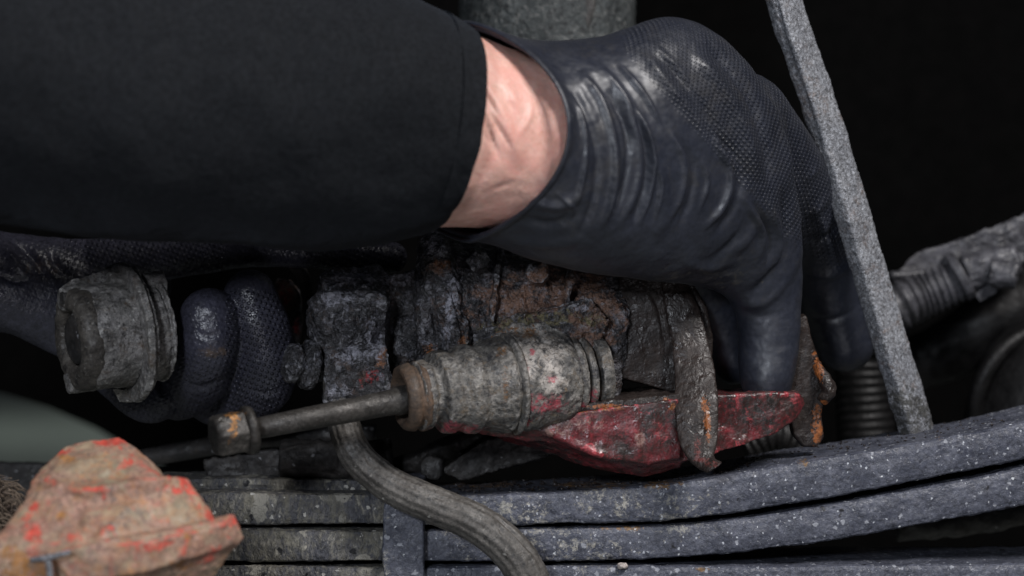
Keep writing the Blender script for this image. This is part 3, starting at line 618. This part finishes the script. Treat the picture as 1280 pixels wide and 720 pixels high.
# ------------------------------------------------------------------ cylindrical housing held at the left
act = thing('cylinder_housing', at(150, 420, 20), 'pitted grey alloy cylinder with round end cap and clamp ring, leftmost above the floor gap', 'cylinder')
a0, a1 = at(100, 424, -85), at(200, 411, -33); A = a1 - a0; u, v = frame(A)
bm = bmesh.new(); lathe(bm, a0, a0 + A * .55, [(0, rr(40)), (.01, rr(50)), (.04, rr(60)), (.10, rr(63)), (.3, rr(64)), (1, rr(65))], 72)
def ear(bm, ang, rad, r, t0, t1):
    dr = u * math.cos(ang) + v * math.sin(ang); cyl(bm, a0 + A * t0 + dr * rr(rad), a0 + A * t1 + dr * rr(rad), rr(r), seg=24)
for (x, y, d, r) in ((76, 374, -85, 14), (84, 478, -70, 14), (136, 356, -70, 15)):
    c = at(x, y, d); cyl(bm, c, c + A * .35, rr(r), rr(r * 1.1), seg=24)
hull(bm, [(72, 362, -76), (90, 350, -72), (130, 338, -50), (162, 335, -35), (168, 360, -45), (120, 366, -64), (84, 378, -74), (90, 370, 0), (150, 350, 20)])
hull(bm, [(128, 354, -80), (150, 347, -78), (170, 352, -72), (172, 378, -82), (142, 382, -88), (130, 370, -86), (130, 360, -30), (170, 370, -20)])
o = cast('housing_body', bm, M['capmetal'], act, vox=1.7, smooth=2, disp=((30, 2), (10, 1.3)))
bm = bmesh.new(); lathe(bm, a0 - A * .10, a0 + A * .03, [(0, rr(4)), (0.0, rr(23)), (.06, rr(27)), (.2, rr(30)), (1, rr(30))], 72); cast('end_disc', bm, M['darksteel'], act, vox=0, smooth=0, disp=((18, 1.2), (6, .8)))
bm = bmesh.new(); rows = []
sec = [(34, 6), (35, -6), (38, -13), (45, -15), (54, -14), (60, -9), (63, 0), (63, 14), (34, 14)]
vr = []
for k_ in range(96):
    a = 2 * math.pi * k_ / 96; dr = u * math.cos(a) + v * math.sin(a); wob = 1 + .02 * math.sin(5 * a) + .015 * math.sin(11 * a + 1)
    vr.append([bm.verts.new(a0 + dr * rr(r_ * wob) + A.normalized() * t_ * S) for r_, t_ in sec])
n_ = len(sec)
for i in range(96):
    for j in range(n_): bm.faces.new((vr[i][j], vr[(i + 1) % 96][j], vr[(i + 1) % 96][(j + 1) % n_], vr[i][(j + 1) % n_]))
o = link('end_ring', to_mesh('end_ring', bm), M['darkring'], act); sb = o.modifiers.new('s', 'SUBSURF'); sb.levels = 2; sb.render_levels = 2
dm = o.modifiers.new('d', 'DISPLACE'); dm.texture = tex('CLOUDS', 12, 3); dm.strength = 2.6 * S; dm.mid_level = .5; bake(o)
bm = bmesh.new(); lathe(bm, a0 + A * .54, a0 + A * .70, [(0, rr(62)), (.04, rr(84)), (.40, rr(86)), (.55, rr(86)), (.62, rr(80)), (.95, rr(80)), (1, rr(62))], 72)
hull(bm, [(128, 335, -40), (150, 326, -30), (170, 332, -30), (176, 350, -36), (140, 345, -45), (140, 335, 10), (170, 340, 10)])
hull(bm, [(140, 485, -50), (175, 488, -40), (178, 503, -30), (150, 503, -35), (150, 490, 0), (175, 495, 0)])
cast('clamp_ring', bm, M['capmetal'], act, vox=1.5, smooth=1, disp=((24, 1.6), (8, .7)))
bm = bmesh.new(); lathe(bm, a0 + A * .69, a0 + A * .98, [(0, rr(50)), (.02, rr(62)), (.7, rr(63)), (.72, rr(57)), (.82, rr(57)), (.84, rr(65)), (.97, rr(65)), (1, rr(55))], 64)
cyl(bm, at(180, 360, -54), at(206, 357, -44), rr(18), seg=20)
cast('rear_sleeve', bm, M['capmetal'], act, vox=1.7, smooth=2, disp=((26, 2), (9, 1.0)))
bm = bmesh.new()
c = at(77, 373, -92); cyl(bm, c, c + A * .06, rr(8), seg=24); cast('hole_plug', bm, M['darksteel'], act, vox=1, smooth=1, disp=())  # solid dark plug standing in for the shade inside a screw hole

# ------------------------------------------------------------------ mud-covered red housing, near and blurred
rh = thing('red_housing', at(150, 700, -330), 'mud-caked red painted cast housing blurred in the lower left corner', 'housing')
bm = bmesh.new(); f_ = -330
hull(bm, [(40, 600, f_ + 10), (10, 672, f_ - 20), (75, 606, f_ - 20), (120, 614, f_ - 16), (198, 604, f_ - 4), (84, 557, f_ + 60), (52, 584, f_ + 40), (148, 545, f_ + 70), (166, 556, f_ + 60), (200, 588, f_ + 40), (60, 590, f_ + 20), (150, 640, f_ - 40), (240, 640, f_ + 40), (60, 640, f_)])
hull(bm, [(78, 612, f_ - 20), (190, 600, f_ - 20), (235, 598, f_ + 20), (252, 624, f_ + 20), (272, 655, f_ + 10), (270, 668, f_ - 10), (110, 686, f_ - 70), (20, 680, f_ - 60), (40, 620, f_ + 10), (200, 680, f_ + 60), (50, 600, f_ + 60)])
hull(bm, [(110, 680, f_ - 78), (180, 674, f_ - 70), (276, 656, f_ - 20), (292, 644, f_), (303, 672, f_), (296, 680, f_), (200, 712, f_ - 60), (90, 730, f_ - 80), (60, 690, f_ - 70), (290, 660, f_ + 60), (100, 720, f_ + 60)])
hull(bm, [(-20, 690, f_ - 60), (40, 612, f_ - 10), (70, 610, f_ - 20), (110, 684, f_ - 72), (90, 780, f_ - 70), (-30, 780, f_ - 60), (30, 640, f_ + 60), (90, 700, f_ + 60)])
hull(bm, [(80, 712, f_ - 70), (200, 708, f_ - 54), (296, 682, f_ + 4), (240, 760, f_ + 20), (80, 800, f_ - 40), (200, 720, f_ + 60)])
o = cast('housing_shell', bm, M['pinkmud'], rh, vox=2.2, smooth=1, disp=((60, 4), (20, 2.2), (8, .8)))
paint(o, 'red', [(140, 552, 22, 8, -10), (62, 603, 10, 8, 45), (45, 635, 6, 14, 40), (196, 680, 18, 9), (290, 650, 9, 8), (246, 616, 10, 24, -32), (100, 560, 14, 5, -15), (190, 578, 6, 14, -45), (205, 684, 22, 6, -8), (115, 612, 8, 4), (138, 658, 6, 4), (50, 660, 16, 12, -40), (215, 615, 30, 10, 30)])
ridges(o, [([(70, 612), (120, 614), (190, 602), (240, 600)], 6, 5), ([(90, 626), (150, 624), (215, 614)], 7, -4), ([(104, 680), (180, 672), (270, 655)], 3, -5), ([(108, 620), (96, 650), (104, 680)], 6, -4), ([(84, 604), (110, 596), (165, 590)], 9, -5)])
paint(o, 'mud', [(130, 590, 50, 26), (170, 640, 50, 14), (230, 640, 20, 20)])
paint(o, 'red', [(140, 552, 26, 6, -8), (80, 565, 12, 5, -20), (62, 600, 10, 7, 45), (40, 640, 6, 18, 35), (235, 612, 8, 26, -35), (262, 645, 5, 14, -30), (196, 682, 22, 8, -8), (290, 652, 10, 8), (120, 612, 20, 4), (138, 660, 6, 4), (45, 668, 14, 14, -40), (215, 612, 22, 6)])
paint(o, 'rust', [(72, 645, 14, 10), (15, 690, 24, 16), (240, 668, 18, 8), (80, 575, 14, 10), (230, 705, 24, 8)])
bm = bmesh.new(); hull(bm, [(-10, 735, f_ - 76), (12, 700, f_ - 82), (40, 694, f_ - 84), (60, 705, f_ - 84), (60, 735, f_ - 80), (10, 720, f_ - 50), (60, 715, f_ - 50)]); 
o = cast('rusty_bolt_head', bm, M['pinkmud'], rh, vox=1.6, smooth=3, disp=((12, 2),)); paint(o, 'rust', [(30, 715, 50, 30)])
bm = bmesh.new(); tube(bm, [(38, 700, f_ - 86, 3), (60, 697, f_ - 90, 4), (88, 690, f_ - 88, 3)], seg=12, n=6); tube(bm, [(58, 696, f_ - 90, 4), (62, 712, f_ - 88, 4), (62, 740, f_ - 84, 4)], seg=12, n=6)
link('wire_clip', to_mesh('wire_clip', bm), M['bar'], rh)
# frayed fibres left of it
bm = bmesh.new()
for i in range(260):
    x = random.uniform(-60, 10); y = random.uniform(606, 672); d = random.uniform(-200, -120); a = random.uniform(-1.2, 1.2)
    pts = [(x, y, d, 1.2), (x + 14 * math.cos(a), y + 14 * math.sin(a) - 3, d + random.uniform(-8, 8), 1.1), (x + 30 * math.cos(a + .4), y + 30 * math.sin(a + .4), d, .6)]
    pts = [(min(p[0], 34), *p[1:]) for p in pts]; tube(bm, pts, seg=5, n=3)
hull(bm, [(-40, 610, -150), (5, 612, -150), (18, 640, -150), (6, 668, -150), (-40, 670, -150), (-20, 640, -110), (0, 630, -110)])
tag(link('frayed_fibres', to_mesh('frayed_fibres', bm), M['straw']), 'tuft of frayed brown fibres at the left edge beside the red housing', 'fibres', kind='stuff')

# ------------------------------------------------------------------ person: two gloved hands, bare wrist, dark sleeve
per = thing('person', at(300, 150, -200), 'arms of a mechanic in a dark sleeve and black rubber gloves over the brake caliper', 'person')
# sleeve
def with_fold(bm): pass
bm = bmesh.new()
SL = [(-420, -190, -420, 250, -420, 205, 30, 0, 0), (-200, -150, -200, 268, -370, 195, 34, 0, 0), (0, -115, 0, 284, -325, 185, 38, 0, 0), (200, -80, 200, 300, -280, 175, 40, 0, 0), (400, -40, 390, 306, -235, 160, 42, 0, 0), (500, -14, 480, 304, -212, 150, 44, 0, 0), (560, 20, 528, 292, -197, 140, 46, 0, 0), (578, 34, 546, 282, -193, 136, 44, 0, 0)]
store = []
Q = catmull(SL, 10); rows = []; seg = 96
for q in Q:
    ox, oy, ix, iy, d, h, kx, ky, td = q; o_ = at(ox, oy, d); i_ = at(ix, iy, d); c = (o_ + i_) / 2; a = (o_ - i_) / 2; b_ = Vector((0, -1, 0)) * rr(h, d)
    rows.append([c + a * math.cos(p) + b_ * math.sin(p) + Vector((kx * S * math.sin(p), 0, 0)) for p in np.linspace(0, 2 * math.pi, seg, endpoint=False)])
inner = []
for r_ in rows[::-1][:14]:
    c = sum(r_, Vector()) / len(r_); inner.append([c + (p - c) * .965 for p in r_])
vr = rings(bm, rows + inner, cap=False)
o = link('sleeve', to_mesh('sleeve', bm), M['cloth'], per)
sb = o.modifiers.new('s', 'SUBSURF'); sb.levels = 1; sb.render_levels = 1
dm = o.modifiers.new('d', 'DISPLACE'); dm.texture = tex('CLOUDS', 190, 2); dm.strength = 34 * S; dm.mid_level = .5
bake(o)
# forearm and wrist skin
bm = bmesh.new()
loft(bm, [(300, 20, 300, 285, -235, 108, 10, 0, 0), (450, 24, 450, 284, -222, 110, 10, 0, 0), (560, 36, 560, 284, -192, 114, 10, 0, 0), (640, 62, 630, 286, -166, 110, 10, 0, 0), (715, 84, 705, 300, -150, 96, 0, 0, 0), (780, 90, 770, 320, -120, 80, 0, 0, 0)], n=14, seg=96)
o = cast('forearm', bm, M['skin'], per, vox=2.2, smooth=3, disp=((70, 4),))
ridges(o, [([(585, 70), (620, 130), (640, 175), (650, 215)], 9, 4), ([(612, 140), (628, 166), (640, 190)], 2.4, -5), ([(604, 150), (618, 178), (626, 204)], 2.2, -4), ([(598, 100), (612, 128), (630, 156)], 2.2, -3), ([(588, 60), (600, 84), (614, 104)], 2.2, -2.6), ([(600, 160), (615, 180), (622, 200)], 3, -2.4), ([(598, 120), (612, 150), (620, 175)], 3, 2), ([(575, 90), (590, 110), (600, 118)], 3, -1.5), ([(640, 180), (660, 150), (665, 120)], 5, 2.5), ([(605, 240), (630, 232), (650, 225)], 3, -1.5), ([(620, 95), (640, 120), (655, 150)], 6, 2.5)])

def glove(name, lofts, fingers, m, warp, cell, folds, gripf, rim=None, vox=2.0, smooth=6, dust=None):
    bm = bmesh.new(); store = []
    for lf in lofts: loft(bm, lf, n=12, seg=80, store=store)
    fs = []
    for f_ in fingers:
        finger(bm, f_)
        Q = catmull(f_, 10); s = 0; pc = None
        for q in Q:
            p = at(*q[:3]); 
            if pc is not None: s += (p - pc).length / S
            pc = p
            for a in np.linspace(0, 2 * math.pi, 24, endpoint=False):
                store.append((p + Vector((math.cos(a), -math.sin(a), 0)) * rr(q[3], q[2]), s, a * q[3], math.cos(a)))
    o = link(name, to_mesh(name, bm), m, per)
    r_ = o.modifiers.new('r', 'REMESH'); r_.mode = 'VOXEL'; r_.voxel_size = vox * S
    s_ = o.modifiers.new('s', 'SMOOTH'); s_.iterations = smooth; s_.factor = .7
    dm = o.modifiers.new('d', 'DISPLACE'); dm.texture = tex('CLOUDS', 60, 2); dm.strength = 5 * S; dm.mid_level = .5
    bake(o)
    x, y, d = pix(o)
    gx = x + warp * (.0010 * (y - 180) ** 2 + d * .5); gy = y - warp * (.0008 * (x - 800) ** 2 + d * .5)
    gu = gx * .93 + gy * .36; gv = -gx * .36 + gy * .93
    for nme, val in (('gu', gu / cell), ('gv', gv / cell), ('grip', gripf(x, y, d).astype(np.float32))):
        o.data.attributes.new(nme, 'FLOAT', 'POINT').data.foreach_set('value', val.astype(np.float32))
    ridges(o, folds)
    if dust: paint(o, 'dust', dust)
    return o
R_loft = [(660, 66, 660, 300, -152, 100, 60, 0, 0), (612, 46, 622, 294, -160, 108, 90, 0, 0), (580, 40, 592, 292, -166, 112, 116, 0, 0), (576, 30, 590, 300, -166, 118, 118, 0, 0),  (610, 36, 625, 308, -162, 118, 86, 0, 0), (660, 50, 672, 326, -150, 116, 56, 0, 0), (740, 47, 735, 342, -130, 112, 24, 0, 0), (835, 22, 798, 350, -105, 104, 8, 0, 0), (905, 50, 838, 355, -75, 98, 0, 0, 0),
          (955, 110, 872, 358, -45, 90, 0, 0, 0), (982, 185, 900, 366, -20, 76, 0, 0, 0), (996, 262, 916, 384, 0, 58, 0, 0, 0), (1001, 335, 922, 412, 20, 44, 0, 0, 0), (1001, 405, 923, 450, 22, 38, 0, 0, 0), (994, 468, 928, 488, 18, 34, 0, 0, 0), (984, 500, 940, 510, 18, 22, 0, 0, 0), (968, 514, 956, 516, 18, 6, 0, 0, 0)]
fing = [[(930, 150, 10, 60), (985, 225, 90, 52), (1020, 300, 170, 46), (1040, 380, 210, 43), (1056, 430, 215, 36)],
        [(900, 150, 60, 56), (960, 240, 170, 50), (985, 330, 250, 42), (1000, 420, 270, 34)],
        [(860, 160, 90, 50), (920, 260, 210, 42), (945, 340, 270, 34), (950, 400, 280, 28)],
        [(800, 270, -20, 50), (850, 330, 40, 42), (895, 390, 80, 36), (915, 450, 95, 30)]]
folds = [([(712, 110), (728, 150), (732, 200), (720, 260)], 3, 4), ([(690, 235), (716, 262), (700, 290)], 3, 3), ([(790, 130), (812, 175), (815, 225), (798, 285)], 3, 5), ([(784, 130), (804, 178), (806, 228), (788, 288)], 3, -4), ([(772, 78), (806, 120), (830, 165)], 3, 4), ([(812, 190), (826, 230), (816, 285)], 2.5, 3), ([(870, 190), (884, 225), (872, 270)], 3, 4), ([(930, 245), (952, 290), (948, 330)], 4, 6), ([(940, 250), (964, 295), (958, 345)], 4, -6), ([(955, 240), (976, 300), (968, 350)], 4, 5), ([(960, 110), (978, 170), (990, 230)], 5, 5), ([(926, 384), (950, 396), (985, 388)], 5, -2), ([(1010, 395), (1040, 400), (1075, 385)], 4, -4), ([(1015, 250), (1035, 300), (1050, 340)], 5, 5), ([(722, 88), (752, 130), (768, 190), (766, 240), (752, 288)], 5, 7), ([(742, 76), (778, 120), (798, 180), (796, 232), (772, 288)], 5, 5), ([(700, 96), (732, 140), (746, 190), (742, 250), (722, 300)], 5, -4),
         ([(758, 110), (782, 160), (784, 215), (764, 275)], 4, -5), ([(836, 160), (854, 200), (852, 240), (832, 282)], 4, 5), ([(842, 165), (866, 205), (864, 245), (846, 290)], 4, -4), ([(888, 170), (912, 215), (905, 255), (876, 290)], 4, 6),
         ([(895, 160), (925, 205), (920, 255), (890, 300)], 5, -5), ([(862, 60), (905, 115), (932, 170), (948, 230)], 8, 7), ([(880, 50), (930, 110), (956, 175), (964, 235)], 6, -6), ([(828, 70), (870, 120), (905, 175), (925, 240)], 5, -5),
         ([(800, 60), (838, 110), (870, 150), (890, 200)], 6, 4), ([(985, 200), (998, 260), (996, 320), (960, 375), (912, 380)], 7, 4), ([(978, 230), (984, 290), (972, 335), (935, 372)], 5, -6), ([(640, 270), (690, 280), (730, 262)], 6, -4), ([(650, 250), (700, 258), (735, 235)], 6, 4),
         ([(620, 295), (680, 305), (740, 300)], 7, 4), ([(905, 320), (935, 300), (950, 262)], 5, 3), ([(880, 330), (912, 308), (935, 275)], 5, -4), ([(720, 70), (800, 150), (830, 240), (820, 310)], 8, 3), ([(850, 330), (890, 335), (925, 320)], 6, 4),
         ([(810, 50), (850, 90), (885, 150), (912, 215)], 4, 3), ([(1002, 270), (1020, 262), (1040, 240)], 5, 5), ([(1005, 300), (1030, 296), (1055, 276)], 5, -5), ([(1005, 350), (1035, 345), (1070, 330)], 6, 4), ([(1003, 230), (1018, 215), (1028, 200)], 4, 4)]
def gripR(x, y, d):
    c = 840 + (y - 40) * .45
    return np.clip((x - 775 - np.clip(y - 60, 0, 400) * .86) / 30, 0, 1) * np.clip((345 - y) / 60, 0, 1) * 1.0
o = glove('glove', [R_loft], fing, M['glove'], 1, 11.5, folds, gripR, vox=2.0, smooth=8, dust=[(860, 350, 90, 20)])
# rolled lip of the glove opening
bm = bmesh.new(); q = R_loft[3]; o_ = at(q[0], q[1], q[4]); i_ = at(q[2], q[3], q[4]); c = (o_ + i_) / 2; a = (o_ - i_) / 2; b_ = Vector((0, -1, 0)) * rr(q[5], q[4])
pts = [c + a * math.cos(p) * 1.01 + b_ * math.sin(p) * 1.02 + Vector(((q[6] + 2) * S * math.copysign(abs(math.sin(p)) ** 1.5, math.sin(p)) - 2 * S, 0, 0)) for p in np.linspace(0, 2 * math.pi, 120, endpoint=False)]
rows = []
for i, p in enumerate(pts):
    t = (pts[(i + 1) % 120] - pts[i - 1]).normalized(); n_ = (p - c).normalized(); n_ = (n_ - t * n_.dot(t)).normalized(); bb = t.cross(n_)
    rows.append([bm.verts.new(p + n_ * 2.6 * S * math.cos(k_) + bb * 4.5 * S * math.sin(k_)) for k_ in np.linspace(0, 2 * math.pi, 10, endpoint=False)])
for i in range(120):
    for j in range(10): bm.faces.new((rows[i][j], rows[(i + 1) % 120][j], rows[(i + 1) % 120][(j + 1) % 10], rows[i][(j + 1) % 10]))
link('rolled_cuff', to_mesh('rolled_cuff', bm), M['glove'], o)

# left hand
L_loft = [(-260, 270, -260, 430, 60, 75, 0, 0, 0), (-80, 278, -80, 430, 90, 72, 0, 0, 0), (0, 288, 0, 415, 100, 66, 0, 0, 0), (80, 298, 60, 440, 120, 58, 0, 0, 0), (150, 300, 140, 470, 140, 50, 0, 0, 0), (210, 320, 200, 470, 150, 36, 0, 0, 0)]
Lf = [[(130, 330, 120, 34), (240, 318, 110, 26), (340, 308, 100, 26), (440, 318, 95, 24), (490, 322, 95, 20)],
      [(140, 440, 140, 34), (215, 490, 110, 34), (252, 466, 10, 37), (262, 430, -34, 38), (261, 396, -40, 37)],
      [(150, 420, 160, 34), (280, 500, 120, 36), (328, 472, 22, 42), (326, 420, -6, 40), (313, 369, -16, 33)],
      [(120, 450, 140, 28), (180, 500, 110, 26), (212, 498, 60, 22)],
      [(100, 340, 150, 30), (150, 350, 165, 28), (190, 360, 170, 24)]]
foldsL = [([(0, 300), (20, 330), (40, 350)], 5, 6), ([(10, 296), (40, 320), (60, 352)], 5, -5), ([(-10, 340), (20, 352), (50, 345)], 4, -5), ([(60, 300), (70, 330), (90, 350)], 5, -5), ([(225, 478), (255, 484), (290, 470)], 4, -3), ([(305, 485), (335, 492), (362, 480)], 4, -4),
          ([(190, 480), (198, 492), (205, 506)], 3, 5), ([(200, 478), (208, 492), (216, 506)], 3, -5), ([(238, 412), (262, 420), (288, 410)], 4, -2.5), ([(296, 352), (310, 345), (324, 352)], 4, 2)]
def gripL(x, y, d):
    return np.where((x > 282) & (y > 365), 1.3, np.where((x > 80) & (y < 345) & (x < 280), 1.2, np.where(x > 380, 1.3, np.where(y > 440, .35, .12))))
o = glove('glove', [L_loft], Lf, M['glovedirty'], 0, 13, foldsL, gripL, vox=1.8, smooth=5, dust=[(270, 440, 26, 10), (60, 335, 30, 16)])
bm = bmesh.new(); loft(bm, [(-520, 240, -520, 470, 20, 110, 0, 0, 0), (-300, 250, -300, 450, 50, 95, 0, 0, 0), (-210, 256, -210, 442, 66, 88, 0, 0, 0)], n=8); link('sleeve', to_mesh('sleeve', bm), M['cloth'], per)
